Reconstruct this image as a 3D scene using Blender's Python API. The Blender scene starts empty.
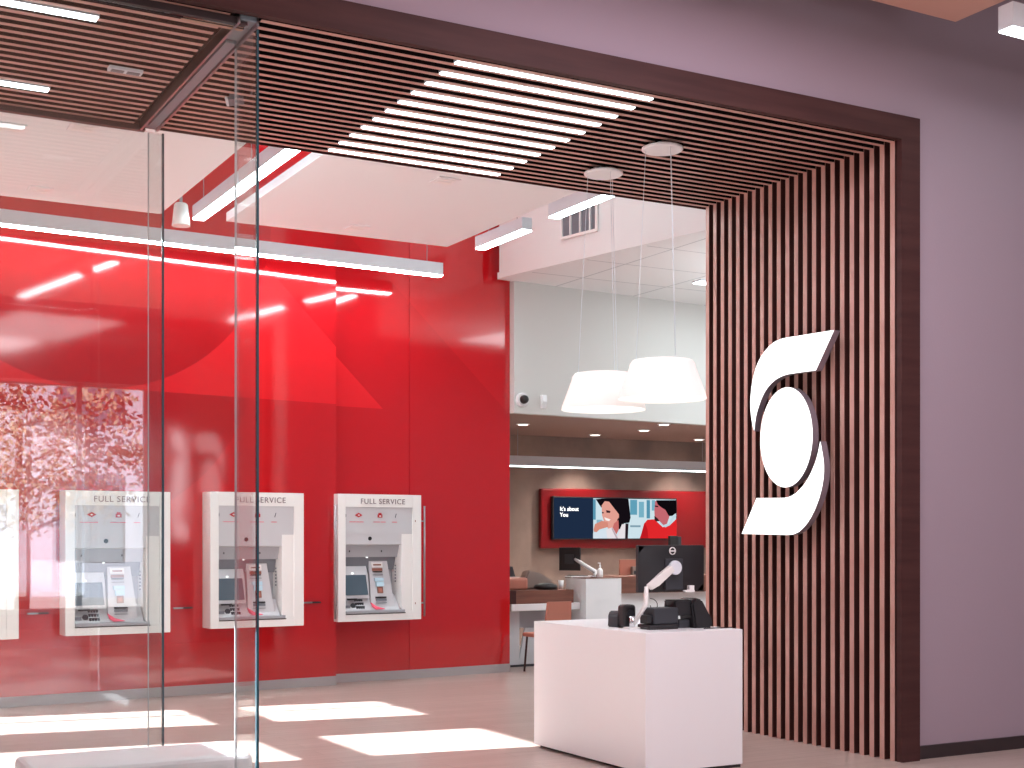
import bpy, bmesh, math, random
from math import sin, cos, pi, radians, atan2, sqrt
from mathutils import Vector, Matrix
random.seed(7)
sc = bpy.context.scene
COL = sc.collection
H = 1.6                                   # eye height
F = 1350.0                                # focal length in pixels of the 1024 wide frame
YAW = radians(28.9)

# ---------------------------------------------------------------- camera
cam = bpy.data.objects.new('camera', bpy.data.cameras.new('camera'))
COL.objects.link(cam)
cam.location = (0, 0, H)
cam.rotation_euler = (pi/2, 0, -YAW)
cam.data.sensor_width = 36
cam.data.lens = F/1024*36
cam.data.shift_y = (538-384)/1024
cam.data.clip_end = 200
sc.camera = cam
sc.view_settings.view_transform = 'Standard'
sc.view_settings.look = 'None'
sc.view_settings.gamma = 1
sc.view_settings.use_curve_mapping = False
sc.view_settings.exposure = 0.55
try:
    sc.cycles.use_denoising = True
    sc.cycles.max_bounces = 10
    sc.cycles.transparent_max_bounces = 24
    sc.cycles.glossy_bounces = 6
    sc.cycles.sample_clamp_indirect = 6
    sc.cycles.caustics_reflective = False
    sc.cycles.caustics_refractive = False
except Exception:
    pass

def ray(px, py):
    u = (px-512)/F; v = (538-py)/F
    return Vector((sin(YAW)+u*cos(YAW), cos(YAW)-u*sin(YAW), v))
def at(px, py, X=None, Y=None, z=None):
    """the point of the place seen at a pixel of the photograph, on a known plane"""
    d = ray(px, py)
    if X is not None: t = X/d.x
    elif Y is not None: t = Y/d.y
    else: t = (z-H)/d.z
    return Vector((d.x*t, d.y*t, H+d.z*t))

# ---------------------------------------------------------------- materials
def lin(c):
    return tuple((x/12.92 if x <= .04045 else ((x+.055)/1.055)**2.4) for x in c)
def rgb(r, g, b): return lin((r/255, g/255, b/255))+(1,)
def mat(name, col, rough=.5, metal=0, spec=.5, coat=0, emit=None, es=0, ior=1.5, noise=None, bump=None, alpha=None, trans=0, sub=0):
    m = bpy.data.materials.new(name); m.use_nodes = True
    nt = m.node_tree; b = nt.nodes['Principled BSDF']
    b.inputs['Base Color'].default_value = col
    b.inputs['Roughness'].default_value = rough
    b.inputs['Metallic'].default_value = metal
    b.inputs['Specular IOR Level'].default_value = spec
    b.inputs['Coat Weight'].default_value = coat
    b.inputs['Coat Roughness'].default_value = .05
    b.inputs['IOR'].default_value = ior
    b.inputs['Transmission Weight'].default_value = trans
    if emit:
        b.inputs['Emission Color'].default_value = emit
        b.inputs['Emission Strength'].default_value = es
    if noise or bump:
        tc = nt.nodes.new('ShaderNodeTexCoord')
    if noise:                              # (scale vector, amount, colour b)
        mp = nt.nodes.new('ShaderNodeMapping'); mp.inputs['Scale'].default_value = noise[0]
        nz = nt.nodes.new('ShaderNodeTexNoise'); nz.inputs['Scale'].default_value = 1
        nz.inputs['Detail'].default_value = 5
        mx = nt.nodes.new('ShaderNodeMix'); mx.data_type = 'RGBA'
        mx.inputs['A'].default_value = col; mx.inputs['B'].default_value = noise[1]
        nt.links.new(tc.outputs['Object'], mp.inputs['Vector']); nt.links.new(mp.outputs[0], nz.inputs['Vector'])
        cr = nt.nodes.new('ShaderNodeMapRange'); cr.inputs['From Min'].default_value = .35; cr.inputs['From Max'].default_value = .65
        nt.links.new(nz.outputs['Fac'], cr.inputs['Value']); nt.links.new(cr.outputs[0], mx.inputs['Factor'])
        nt.links.new(mx.outputs['Result'], b.inputs['Base Color'])
    if bump:                               # (scale, strength)
        n2 = nt.nodes.new('ShaderNodeTexNoise'); n2.inputs['Scale'].default_value = bump[0]; n2.inputs['Detail'].default_value = 2
        bp = nt.nodes.new('ShaderNodeBump'); bp.inputs['Strength'].default_value = bump[1]; bp.inputs['Distance'].default_value = .05
        nt.links.new(tc.outputs['Object'], n2.inputs['Vector'])
        nt.links.new(n2.outputs['Fac'], bp.inputs['Height']); nt.links.new(bp.outputs[0], b.inputs['Normal'])
    return m
M = {}
M['wood_dark'] = mat('dark_walnut', rgb(74,44,42), .6, spec=.25, noise=((1,1,12), rgb(62,34,33)))
M['slat_side_shade'] = mat('walnut_slat_side_shade', rgb(76,44,40), .5, spec=.3)  # same walnut as the slat faces, darkened to paint shade on the sides
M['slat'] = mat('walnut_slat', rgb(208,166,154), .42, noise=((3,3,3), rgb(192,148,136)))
M['backing_and_shade'] = mat('black_backing_and_slat_shade', rgb(24,16,17), .9, spec=.1)  # black backing; also paints the shade on the ceiling slat sides
M['mauve'] = mat('mauve_paint', rgb(162,144,156), .75, bump=(60,.02))
M['peach'] = mat('peach_paint', rgb(226,176,158), .8)
M['white_paint'] = mat('white_paint', rgb(236,236,236), .7)
M['cream'] = mat('cream_ceiling', rgb(245,246,248), .7)
M['grey_paint'] = mat('light_grey_paint', rgb(214,213,210), .75)
M['taupe_soffit'] = mat('taupe_soffit', rgb(168,138,126), .6)
M['plaster'] = mat('mottled_taupe_plaster', rgb(158,134,122), .7, noise=((1.3,1.3,1.3), rgb(122,104,97)))
M['steel'] = mat('brushed_steel', rgb(190,190,192), .28, metal=1, noise=((.5,.5,.5), rgb(150,150,155)))
M['track_steel'] = mat('dull_steel', rgb(128,140,148), .35, metal=.2)
M['chrome'] = mat('chrome', rgb(205,208,212), .12, metal=1)
M['alu'] = mat('painted_aluminium', rgb(226,233,240), .4)
M['black'] = mat('black_plastic', rgb(34,32,35), .42)
M['black2'] = mat('charcoal_plastic', rgb(52,54,60), .5)
M['speaker'] = mat('slate_grey_plastic', rgb(104,112,122), .5)
M['darkbase'] = mat('dark_baseboard', rgb(50,38,40), .5)
M['white'] = mat('white_laminate', rgb(244,244,246), .35)
M['atm_white'] = mat('white_enamel', rgb(246,245,243), .3)
M['atm_grey'] = mat('light_grey_plastic', rgb(206,207,211), .4)
M['atm_mid'] = mat('mid_grey_plastic', rgb(168,170,176), .4)
M['atm_dark'] = mat('dark_grey_plastic', rgb(118,122,130), .4)
M['atm_screen'] = mat('slate_screen', rgb(84,102,114), .15)
M['lettering'] = mat('grey_lettering', rgb(132,118,122), .4)
M['pink'] = mat('pink_print', rgb(240,90,115), .5)
M['brand_red'] = mat('red_print', rgb(190,30,40), .5)
M['paleblue'] = mat('pale_blue_plastic', rgb(196,226,240), .3)
M['copper'] = mat('copper_slot', rgb(150,98,84), .4)
M['terracotta'] = mat('terracotta_leather', rgb(190,122,104), .5)
M['tanwood'] = mat('tan_wood', rgb(186,150,128), .5)
M['desk_wood'] = mat('brown_veneer', rgb(132,86,72), .45, noise=((2,2,20), rgb(112,72,60)))
M['grey_cloth'] = mat('grey_cloth', rgb(150,132,124), .9)
M['red_panel'] = mat('crimson_lacquer', rgb(128,10,16), .3)
M['concrete'] = mat('pale_concrete', rgb(206,198,192), .8)
M['leaf'] = mat('leaf_green', rgb(158,140,112), .6)
M['street_wall'] = mat('street_render', rgb(168,172,184), .8)
M['base_metal'] = mat('satin_kick_plate', rgb(178,172,172), .35)
M['sign_side'] = mat('satin_sign_edge', rgb(160,148,160), .3, metal=.5)
M['bark'] = mat('bark', rgb(90,70,55), .9)
def emis(name, col, s):
    m = bpy.data.materials.new(name); m.use_nodes = True; nt = m.node_tree; nt.nodes.clear()
    e = nt.nodes.new('ShaderNodeEmission'); e.inputs['Color'].default_value = col; e.inputs['Strength'].default_value = s
    o = nt.nodes.new('ShaderNodeOutputMaterial'); nt.links.new(e.outputs[0], o.inputs['Surface']); return m
M['led'] = emis('led_diffuser', (.88,.97,1,1), 8)
M['tube'] = emis('linear_diffuser', (.76,.95,1,1), 20)
M['tube_wall'] = emis('wall_wash_diffuser', (.78,.96,1,1), 32)
M['tube_soft'] = emis('linear_diffuser_soft', (.84,.97,1,1), 6)
M['reflection_sign'] = emis('lit_reflection_sign', (1,.95,.97,1), 5)  # strength chosen for a pink reflection in the red wall
M['sign'] = emis('backlit_acrylic', (1,.99,.99,1), 1.6)
M['down'] = emis('downlight_glow', (1,.93,.88,1), 3)
M['shade_in'] = emis('shade_glow', (1,.97,.93,1), 1.25)
M['shade'] = mat('frosted_shade', rgb(240,236,232), .5, emit=(1,.94,.88,1), es=.17)
def glassmat():
    m = bpy.data.materials.new('clear_glass'); m.use_nodes = True; nt = m.node_tree; nt.nodes.clear()
    o = nt.nodes.new('ShaderNodeOutputMaterial'); mx = nt.nodes.new('ShaderNodeMixShader')
    tr = nt.nodes.new('ShaderNodeBsdfTransparent'); tr.inputs['Color'].default_value = (.965,.985,.982,1)
    gl = nt.nodes.new('ShaderNodeBsdfGlossy'); gl.inputs['Roughness'].default_value = 0; gl.inputs['Color'].default_value = (1,1,1,1)
    lw = nt.nodes.new('ShaderNodeLayerWeight'); lw.inputs['Blend'].default_value = .5
    pw = nt.nodes.new('ShaderNodeMath'); pw.operation = 'POWER'; pw.inputs[1].default_value = 5
    ma = nt.nodes.new('ShaderNodeMath'); ma.operation = 'MULTIPLY_ADD'; ma.inputs[1].default_value = .95; ma.inputs[2].default_value = .05
    nt.links.new(lw.outputs['Facing'], pw.inputs[0]); nt.links.new(pw.outputs[0], ma.inputs[0])
    nt.links.new(ma.outputs[0], mx.inputs[0]); nt.links.new(tr.outputs[0], mx.inputs[1]); nt.links.new(gl.outputs[0], mx.inputs[2])
    nt.links.new(mx.outputs[0], o.inputs['Surface']); return m
M['glass'] = glassmat()
M['glass_edge'] = mat('teal_glass_edge', rgb(44,84,96), .15)
M['glass_edge_pale'] = mat('pale_glass_edge', rgb(190,200,205), .15)

# mathematical masks on the red wall -------------------------------------------------
def redwall():
    m = bpy.data.materials.new('red_lacquer_with_tonal_graphic'); m.use_nodes = True; nt = m.node_tree
    b = nt.nodes['Principled BSDF']; N = nt.nodes.new; L = nt.links.new
    b.inputs['Roughness'].default_value = .07; b.inputs['IOR'].default_value = 1.8
    tc = N('ShaderNodeTexCoord'); sp = N('ShaderNodeSeparateXYZ'); L(tc.outputs['Object'], sp.inputs[0])
    X, Z = sp.outputs['X'], sp.outputs['Z']
    def op(o, a, c=None, d=None):
        n = N('ShaderNodeMath'); n.operation = o
        for i, v in enumerate((a, c, d)):
            if v is None: continue
            if isinstance(v, (int, float)): n.inputs[i].default_value = v
            else: L(v, n.inputs[i])
        return n.outputs[0]
    def side(p, q, r):                       # 1 on the side of line pq where r lies
        (x0, z0), (x1, z1), (xr, zr) = p, q, r
        a = z1-z0; c = -(x1-x0); k = -(a*x0+c*z0); s = 1 if a*xr+c*zr+k > 0 else -1
        v = op('ADD', op('ADD', op('MULTIPLY', X, a*s), op('MULTIPLY', Z, c*s)), k*s)
        return op('GREATER_THAN', v, 0)
    def disc(cx, cz, r):
        dx = op('SUBTRACT', X, cx); dz = op('SUBTRACT', Z, cz)
        return op('LESS_THAN', op('ADD', op('MULTIPLY', dx, dx), op('MULTIPLY', dz, dz)), r*r)
    def w(px, py):                           # pixel on the wall -> wall x, z
        p = at(px, py, Y=13.9); return (p.x, p.z)
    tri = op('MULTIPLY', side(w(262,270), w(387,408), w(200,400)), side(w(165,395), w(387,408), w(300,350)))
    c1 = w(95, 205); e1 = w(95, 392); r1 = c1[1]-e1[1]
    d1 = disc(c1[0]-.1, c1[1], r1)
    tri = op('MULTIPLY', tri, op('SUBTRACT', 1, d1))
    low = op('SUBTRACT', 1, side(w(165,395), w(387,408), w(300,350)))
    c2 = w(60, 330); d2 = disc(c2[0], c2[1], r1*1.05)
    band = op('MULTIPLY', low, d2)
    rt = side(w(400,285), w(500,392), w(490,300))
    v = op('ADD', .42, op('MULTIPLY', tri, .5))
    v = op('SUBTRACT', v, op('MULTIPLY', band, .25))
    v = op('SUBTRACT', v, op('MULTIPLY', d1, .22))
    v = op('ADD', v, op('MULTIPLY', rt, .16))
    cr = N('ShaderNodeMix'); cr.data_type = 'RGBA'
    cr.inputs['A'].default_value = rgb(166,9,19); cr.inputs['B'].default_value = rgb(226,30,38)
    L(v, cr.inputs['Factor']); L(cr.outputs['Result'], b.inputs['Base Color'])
    nz = N('ShaderNodeTexNoise'); nz.inputs['Scale'].default_value = .8; nz.inputs['Detail'].default_value = 1
    bp = N('ShaderNodeBump'); bp.inputs['Strength'].default_value = .06; bp.inputs['Distance'].default_value = .04
    L(tc.outputs['Object'], nz.inputs['Vector']); L(nz.outputs['Fac'], bp.inputs['Height']); L(bp.outputs[0], b.inputs['Normal'])
    return m
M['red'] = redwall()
def floormat():
    m = bpy.data.materials.new('taupe_plank_tile'); m.use_nodes = True; nt = m.node_tree
    b = nt.nodes['Principled BSDF']; N = nt.nodes.new; L = nt.links.new
    tc = N('ShaderNodeTexCoord'); br = N('ShaderNodeTexBrick')
    br.inputs['Color1'].default_value = rgb(192,174,166); br.inputs['Color2'].default_value = rgb(184,165,156); br.inputs['Mortar'].default_value = rgb(168,146,136)
    br.inputs['Scale'].default_value = 1; br.inputs['Mortar Size'].default_value = .003
    br.inputs['Brick Width'].default_value = 1.2; br.inputs['Row Height'].default_value = .2; br.inputs['Bias'].default_value = 0
    L(tc.outputs['Object'], br.inputs['Vector'])
    mp = N('ShaderNodeMapping'); mp.inputs['Scale'].default_value = (1.5, 24, 1)
    nz = N('ShaderNodeTexNoise'); nz.inputs['Scale'].default_value = 1; nz.inputs['Detail'].default_value = 6
    L(tc.outputs['Object'], mp.inputs['Vector']); L(mp.outputs[0], nz.inputs['Vector'])
    mx = N('ShaderNodeMix'); mx.data_type = 'RGBA'; mx.blend_type = 'MULTIPLY'; mx.inputs['Factor'].default_value = .35
    cr = N('ShaderNodeValToRGB'); cr.color_ramp.elements[0].position = .3; cr.color_ramp.elements[0].color = (.55,.5,.48,1); cr.color_ramp.elements[1].position = .65; cr.color_ramp.elements[1].color = (1,1,1,1)
    L(nz.outputs['Fac'], cr.inputs[0]); L(br.outputs['Color'], mx.inputs['A']); L(cr.outputs[0], mx.inputs['B'])
    L(mx.outputs['Result'], b.inputs['Base Color'])
    b.inputs['Roughness'].default_value = .3
    return m
M['floor'] = floormat()
def tilemat():
    m = bpy.data.materials.new('acoustic_tile'); m.use_nodes = True; nt = m.node_tree
    b = nt.nodes['Principled BSDF']; tc = nt.nodes.new('ShaderNodeTexCoord'); br = nt.nodes.new('ShaderNodeTexBrick')
    br.offset = 0; br.inputs['Color1'].default_value = rgb(238,238,238); br.inputs['Color2'].default_value = rgb(234,234,235); br.inputs['Mortar'].default_value = rgb(196,198,200)
    br.inputs['Scale'].default_value = 1; br.inputs['Mortar Size'].default_value = .012; br.inputs['Brick Width'].default_value = 1.2; br.inputs['Row Height'].default_value = .9
    nt.links.new(tc.outputs['Object'], br.inputs['Vector']); nt.links.new(br.outputs['Color'], b.inputs['Base Color'])
    b.inputs['Roughness'].default_value = .8
    return m
M['tile'] = tilemat()

# ---------------------------------------------------------------- mesh builder
class MB:
    def __init__(self): self.bm = bmesh.new(); self.mi = 0
    def _tag(self, faces):
        for f in faces: f.material_index = self.mi
    def box(self, x0, x1, y0, y1, z0, z1, bev=0, rot=None, piv=None, seg=2):
        r = bmesh.ops.create_cube(self.bm, size=1)
        vs = r['verts']
        for v in vs:
            v.co = Vector((x0+(v.co.x+.5)*(x1-x0), y0+(v.co.y+.5)*(y1-y0), z0+(v.co.z+.5)*(z1-z0)))
        fs = {f for v in vs for f in v.link_faces}
        self._tag(fs)
        if bev:
            es = list({e for v in vs for e in v.link_edges})
            rr = bmesh.ops.bevel(self.bm, geom=es, offset=bev, segments=seg, profile=.6, affect='EDGES', clamp_overlap=True)
            self._tag(rr['faces']); vs = list({v for f in rr['faces'] for v in f.verts} | {v for f in fs if f.is_valid for v in f.verts})
        if rot is not None:
            p = Vector(piv or ((x0+x1)/2, (y0+y1)/2, (z0+z1)/2))
            bmesh.ops.rotate(self.bm, verts=[v for v in vs if v.is_valid], cent=p, matrix=rot)
        return self
    def lathe(self, prof, c=(0,0,0), seg=32, axis='z', close=True):
        rings = []
        for (r, h) in prof:
            ring = []
            for i in range(seg):
                a = 2*pi*i/seg
                if axis == 'z': p = (r*cos(a), r*sin(a), h)
                elif axis == 'y': p = (r*cos(a), h, r*sin(a))
                else: p = (h, r*cos(a), r*sin(a))
                ring.append(self.bm.verts.new(Vector(c)+Vector(p)))
            rings.append(ring)
        for a, b in zip(rings, rings[1:]):
            for i in range(seg):
                f = self.bm.faces.new((a[i], a[(i+1) % seg], b[(i+1) % seg], b[i])); f.material_index = self.mi; f.smooth = True
        if close:
            for ring in (rings[0], rings[-1]):
                try: f = self.bm.faces.new(ring); f.material_index = self.mi
                except ValueError: pass
        return self
    def tube(self, pts, r, seg=10):
        pts = [Vector(p) for p in pts]; rad = r if isinstance(r, (list, tuple)) else [r]*len(pts)
        rings = []; up0 = None
        for i, p in enumerate(pts):
            t = (pts[min(i+1, len(pts)-1)]-pts[max(i-1, 0)]).normalized()
            up = Vector((0,0,1)) if abs(t.z) < .9 else Vector((1,0,0))
            if up0 is not None: up = up0
            a = t.cross(up).normalized(); b = a.cross(t).normalized(); up0 = b
            rings.append([self.bm.verts.new(p+(a*cos(2*pi*k/seg)+b*sin(2*pi*k/seg))*rad[i]) for k in range(seg)])
        for a, b in zip(rings, rings[1:]):
            for k in range(seg):
                f = self.bm.faces.new((a[k], a[(k+1) % seg], b[(k+1) % seg], b[k])); f.material_index = self.mi; f.smooth = True
        for ring in (rings[0], rings[-1]):
            f = self.bm.faces.new(ring); f.material_index = self.mi
        return self
    def prism(self, pts, ext, side_mi=None):
        """closed polygon of 3-D points, extruded by vector ext"""
        e = Vector(ext); a = [self.bm.verts.new(Vector(p)) for p in pts]; b = [self.bm.verts.new(Vector(p)+e) for p in pts]
        f = self.bm.faces.new(a); f.material_index = self.mi
        g = self.bm.faces.new(list(reversed(b))); g.material_index = self.mi if side_mi is None else side_mi
        for i in range(len(a)):
            j = (i+1) % len(a)
            h = self.bm.faces.new((a[j], a[i], b[i], b[j])); h.material_index = self.mi if side_mi is None else side_mi
        return self
    def quad(self, *pts):
        f = self.bm.faces.new([self.bm.verts.new(Vector(p)) for p in pts]); f.material_index = self.mi; return self
    def m(self, i): self.mi = i; return self
    def build(self, name, mats, parent=None, loc=None, recalc=True):
        if recalc: bmesh.ops.recalc_face_normals(self.bm, faces=self.bm.faces[:])
        me = bpy.data.meshes.new(name); self.bm.to_mesh(me); self.bm.free()
        for k in (mats if isinstance(mats, (list, tuple)) else [mats]): me.materials.append(M[k] if isinstance(k, str) else k)
        o = bpy.data.objects.new(name, me); COL.objects.link(o)
        if parent: o.parent = parent
        if loc: o.location = loc
        return o
def tag(o, label, cat, group=None):
    o['label'] = label; o['category'] = cat
    if group: o['group'] = group
    return o
def thing(name, label, cat, loc=(0,0,0), rz=0, group=None):
    o = bpy.data.objects.new(name, None); COL.objects.link(o); o.empty_display_size = .1
    o.location = loc; o.rotation_euler = (0,0,rz); return tag(o, label, cat, group)
def struct(o): o['kind'] = 'structure'; return o
def text_obj(name, s, size, matname, parent, loc, rot, extr=.002, spacing=1.0, align='CENTER', label=None):
    cu = bpy.data.curves.new(name, 'FONT'); cu.body = s; cu.size = size; cu.extrude = extr; cu.align_x = align; cu.space_character = spacing
    tmp = bpy.data.objects.new(name+'_tmp', cu); COL.objects.link(tmp)
    dg = bpy.context.evaluated_depsgraph_get(); dg.update()
    me = bpy.data.meshes.new_from_object(tmp.evaluated_get(dg)); bpy.data.objects.remove(tmp)
    me.materials.clear(); me.materials.append(M[matname]); me.name = name
    o = bpy.data.objects.new(name, me); COL.objects.link(o); o.parent = parent; o.location = loc; o.rotation_euler = rot
    return o
def copy_tree(o, parent=None):
    c = o.copy(); COL.objects.link(c)
    if parent: c.parent = parent
    for ch in list(o.children): copy_tree(ch, c)
    return c

# ================================================================ THE SETTING
struct(MB().box(-5, 16.5, -6, 18, -.2, 0).build('floor', 'floor'))
# mall side: wall over and right of the portal
struct(MB().box(-5, 16.5, 7.13, 7.33, 4.612, 6.6).box(7.252, 16.5, 7.13, 7.33, 0, 4.612).box(-5, -1.05, 7.13, 7.33, 0, 4.612).build('wall_front', 'mauve'))
struct(MB().box(7.26, 16.5, 7.112, 7.13, 0, .095).build('baseboard_front', 'darkbase'))
struct(MB().box(-5.2, -5, -6, -4, 0, 9).box(-5.2, -5, 3, 7.3, 0, 9).box(-5.2, -5, -4, 3, 0, .3).box(-5.2, -5, -4, 3, 3.6, 9).build('wall_left', 'mauve'))  # opening in this unseen wall is added to light the mauve front wall
struct(MB().box(-5.2, 16.7, -6.3, 7.13, 6.6, 6.7).build('ceiling', 'grey_paint'))
struct(MB().box(16.5, 16.7, -6, 7.3, 0, 7).build('wall_right', 'mauve'))
struct(MB().box(-1, 7.26, -2.5, 6.75, 5.2, 5.35).build('ceiling', 'peach'))
# opposite facade with two big windows (seen mirrored in the lacquer and the glass)
fa = MB()
A0, A1, B0, B1 = 2.6, 5.05, 8.2, 12.6
fa.box(-5, A0, -6.3, -6, 0, 7).box(A1, B0, -6.3, -6, 0, 7).box(B1, 16.5, -6.3, -6, 0, 7)
fa.box(A0, A1, -6.3, -6, 0, .5).box(A0, A1, -6.3, -6, 3.9, 7).box(B0, B1, -6.3, -6, 0, .4).box(B0, B1, -6.3, -6, 4.5, 7)
struct(fa.build('wall_entrance', 'mauve'))
wf = MB().box(B0, B1, -6.2, -6.1, .4, .47).box(B0, B1, -6.2, -6.1, 4.43, 4.5)
for x in (B0, B0+.9, B1-.07, B1-1.3): wf.box(x, x+.07, -6.2, -6.1, .4, 4.5)
struct(wf.build('window_1', 'white_paint'))
wf = MB().box(A0, A1, -6.2, -6.1, .5, .57).box(A0, A1, -6.2, -6.1, 3.83, 3.9)
for x in (A0, A0+1.4, A1-.07): wf.box(x, x+.07, -6.2, -6.1, .5, 3.9)
struct(wf.build('window_2', 'white_paint'))

# store shell
# left wall with storefront windows that let the sun in
Ys = [(9.92, 11.05), (12.02, 13.3)]
wl = MB().box(-1.2, -1, 7.33, Ys[0][0], 0, 2.05).box(-1.2, -1, 7.33, Ys[0][0], 2.9, 6.4).box(-1.2, -1, 8.8, Ys[0][0], 2.05, 2.9).box(-1.2, -1, Ys[0][1], Ys[1][0], 0, 6.4).box(-1.2, -1, Ys[1][1], 17.8, 0, 6.4)  # opening nearest the front is added to brighten the desk's left face
for y0, y1 in Ys: wl.box(-1.2, -1, y0, y1, 0, .45).box(-1.2, -1, y0, y1, 2.33, 2.5).box(-1.2, -1, y0, y1, 3.28, 6.4)
wl.box(-1.15, -1.1, 12.74, 12.78, .45, 3.28)
struct(wl.build('wall_left', 'grey_paint'))
# red lacquer rear wall: three panels stepping back
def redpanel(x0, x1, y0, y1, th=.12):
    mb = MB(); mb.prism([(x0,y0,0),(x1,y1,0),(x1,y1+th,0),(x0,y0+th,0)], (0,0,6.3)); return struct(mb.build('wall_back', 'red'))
W1 = lambda x: 13.45+.1*(x-1.9)
redpanel(-1, 5.43, W1(-1), W1(5.43))
redpanel(5.44, 6.405, 13.99, 14.03)
redpanel(6.41, 7.78, 14.03, 14.15)
bb = MB()
for x0, x1, y0, y1 in ((-1,5.43,W1(-1),W1(5.43)), (5.43,6.405,13.99,14.03), (6.405,7.78,14.03,14.15)):
    bb.prism([(x0,y0-.012,0),(x1,y1-.012,0),(x1,y1,0),(x0,y0,0)], (0,0,.098))
struct(bb.build('baseboard_back', 'base_metal'))
struct(MB().box(7.78, 16.5, 17.5, 17.7, 0, 6.4).build('wall_back', 'plaster'))
struct(MB().box(7.70, 7.78, 14.28, 17.5, 0, 6.4).build('wall_back', 'plaster'))
struct(MB().box(16.3, 16.5, 7.33, 17.5, 0, 6.4).build('wall_right', 'grey_paint'))
struct(MB().box(-1.2, 16.5, 7.33, 17.8, 6.4, 6.5).build('ceiling', 'white_paint'))
# cream lowered ceilings either side of the light slot
struct(MB().box(-1, 3.19, 9.46, 12.52, 4.6, 4.68).build('ceiling', 'cream'))
struct(MB().box(3.81, 6.14, 9.46, 12.5, 4.6, 4.68).build('ceiling', 'cream'))
# white bulkhead over the office, its tiled ceiling, the grey wall and the taupe soffit
p0, p1, p2 = Vector((7.53,13.95)), Vector((8.15,10.84)), Vector((8.43,9.44))
struct(MB().prism([(p0.x,p0.y,4.655),(p1.x,p1.y,4.655),(p2.x,p2.y,4.655),(p2.x+.08,p2.y,4.655),(p1.x+.08,p1.y,4.655),(p0.x+.08,p0.y,4.655)], (0,0,1.72)).build('wall_right', 'white_paint'))
struct(MB().prism([(p0.x+.04,p0.y+.12,4.66),(p2.x+.04,p2.y,4.66),(16.3,9.44,4.66),(16.3,15.1,4.66)], (0,0,.08)).build('ceiling', 'tile'))
struct(MB().prism([(7.785,14.05,3.09),(16.3,14.83,3.09),(16.3,14.95,3.09),(7.785,14.17,3.09)], (0,0,1.66)).build('wall_back', 'grey_paint'))
struct(MB().prism([(7.785,14.18,3.13),(16.3,14.96,3.13),(16.3,17.5,3.13),(7.785,17.5,3.13)], (0,0,.018)).build('ceiling', 'taupe_soffit'))
# jamb behind the slatted side and wall between mall and office
struct(MB().box(7.22, 7.4, 7.33, 9.44, 0, 6.4).build('wall_right', 'white_paint'))
struct(MB().box(-1, 7.22, 7.34, 9.44, 4.6, 4.65).box(-1, 7.22, 9.42, 9.46, 4.65, 6.4).build('ceiling', 'white_paint'))
# grilles of the ceiling
# ================================================================ PORTAL
portal = thing('slatted_portal', 'dark walnut portal with slatted ceiling and slatted right side around the bank entrance', 'portal', (7.16, 7.11, 0))
PL = Vector((-7.16, -7.11, 0))
fr = MB()
fr.box(-1, 7.25, 7.07, 7.12, 4.44, 4.61); fr.box(7.07, 7.25, 7.07, 7.12, 0, 4.44)
fr.build('frame', 'wood_dark', portal, PL)
PITCH = .1036; YS = [7.14+PITCH*i for i in range(22)]
cs = MB(); ws = MB()
SW = .043
for y in YS:
    for x0, x1 in ((-1, 2.2), (2.375, 7.07)):
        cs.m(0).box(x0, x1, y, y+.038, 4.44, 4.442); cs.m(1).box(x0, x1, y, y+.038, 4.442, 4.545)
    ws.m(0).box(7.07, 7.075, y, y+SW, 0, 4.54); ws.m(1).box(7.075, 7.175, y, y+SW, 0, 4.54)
cs.build('ceiling_slats', ['slat', 'backing_and_shade'], portal, PL); ws.build('wall_slats', ['slat', 'slat_side_shade'], portal, PL)
MB().box(-1, 7.19, 7.12, 9.41, 4.545, 4.56).box(7.18, 7.2, 7.12, 9.42, 0, 4.545).box(2.2, 2.375, 7.12, 9.41, 4.47, 4.545).build('backing', 'backing_and_shade', portal, PL)
MB().box(-1, 7.2, 9.41, 9.418, 4.44, 4.6).build('edge_trim', 'wood_dark', portal, PL)
# LED bars in the slatted ceiling
for k in range(11):
    y = 7.19+.2072*k+.002
    t = thing('led_bar', '', 'ceiling light', (4.31, y+.027, 4.44), 0, 'glowing bars set between the ceiling slats')
    pos = ['nearest the front beam', 'second from the front beam', 'third from the front beam', 'fourth from the front beam', 'fifth from the front beam', 'middle one of the eleven', 'fifth from the rear edge', 'fourth from the rear edge', 'third from the rear edge', 'second from the rear edge', 'at the rear edge of the slats'][k]
    t['label'] = 'white glowing bar between ceiling slats, ' + pos
    MB().box(-.71, .71, -.0255, .0255, .003, .07).build('housing', 'alu', t)
    MB().box(-.705, .705, -.021, .021, -.004, .002).build('diffuser', 'led', t)
for (x0, x1, y, lab) in ((-.6, 1.59, 7.56, 'long glowing bar in the slats at the top left corner, near the front beam'), (-.6, 1.57, 8.91, 'long glowing bar in the left slats just before the cream ceiling')):
    t = thing('led_bar', lab, 'ceiling light', ((x0+x1)/2, y, 4.44), 0, 'glowing bars in the left slats')
    w = (x1-x0)/2
    MB().box(-w, w, -.028, .028, .003, .07).build('housing', 'alu', t)
    MB().box(-w+.01, w-.01, -.0275, .0275, -.009, .002).build('diffuser', 'led', t)
# small items in the left slats
t = thing('air_diffuser', 'small pale slotted air outlet between the slats left of the glass track', 'vent', (1.9, 8.285, 4.42))
MB().box(-.1, .1, -.035, .035, 0, .018).build('frame', 'alu', t)
MB().box(-.085, -.01, -.02, .02, -.004, 0).box(.01, .085, -.02, .02, -.004, 0).build('slots', 'atm_dark', t)
t = thing('tan_wood_strip', 'short tan wooden strip fixed across the slats at the top of the glass', 'trim strip', (2.13, 7.24, 4.4))
MB().box(-.17, .17, -.02, .02, 0, .035, .004).build('strip', 'tanwood', t)

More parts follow.
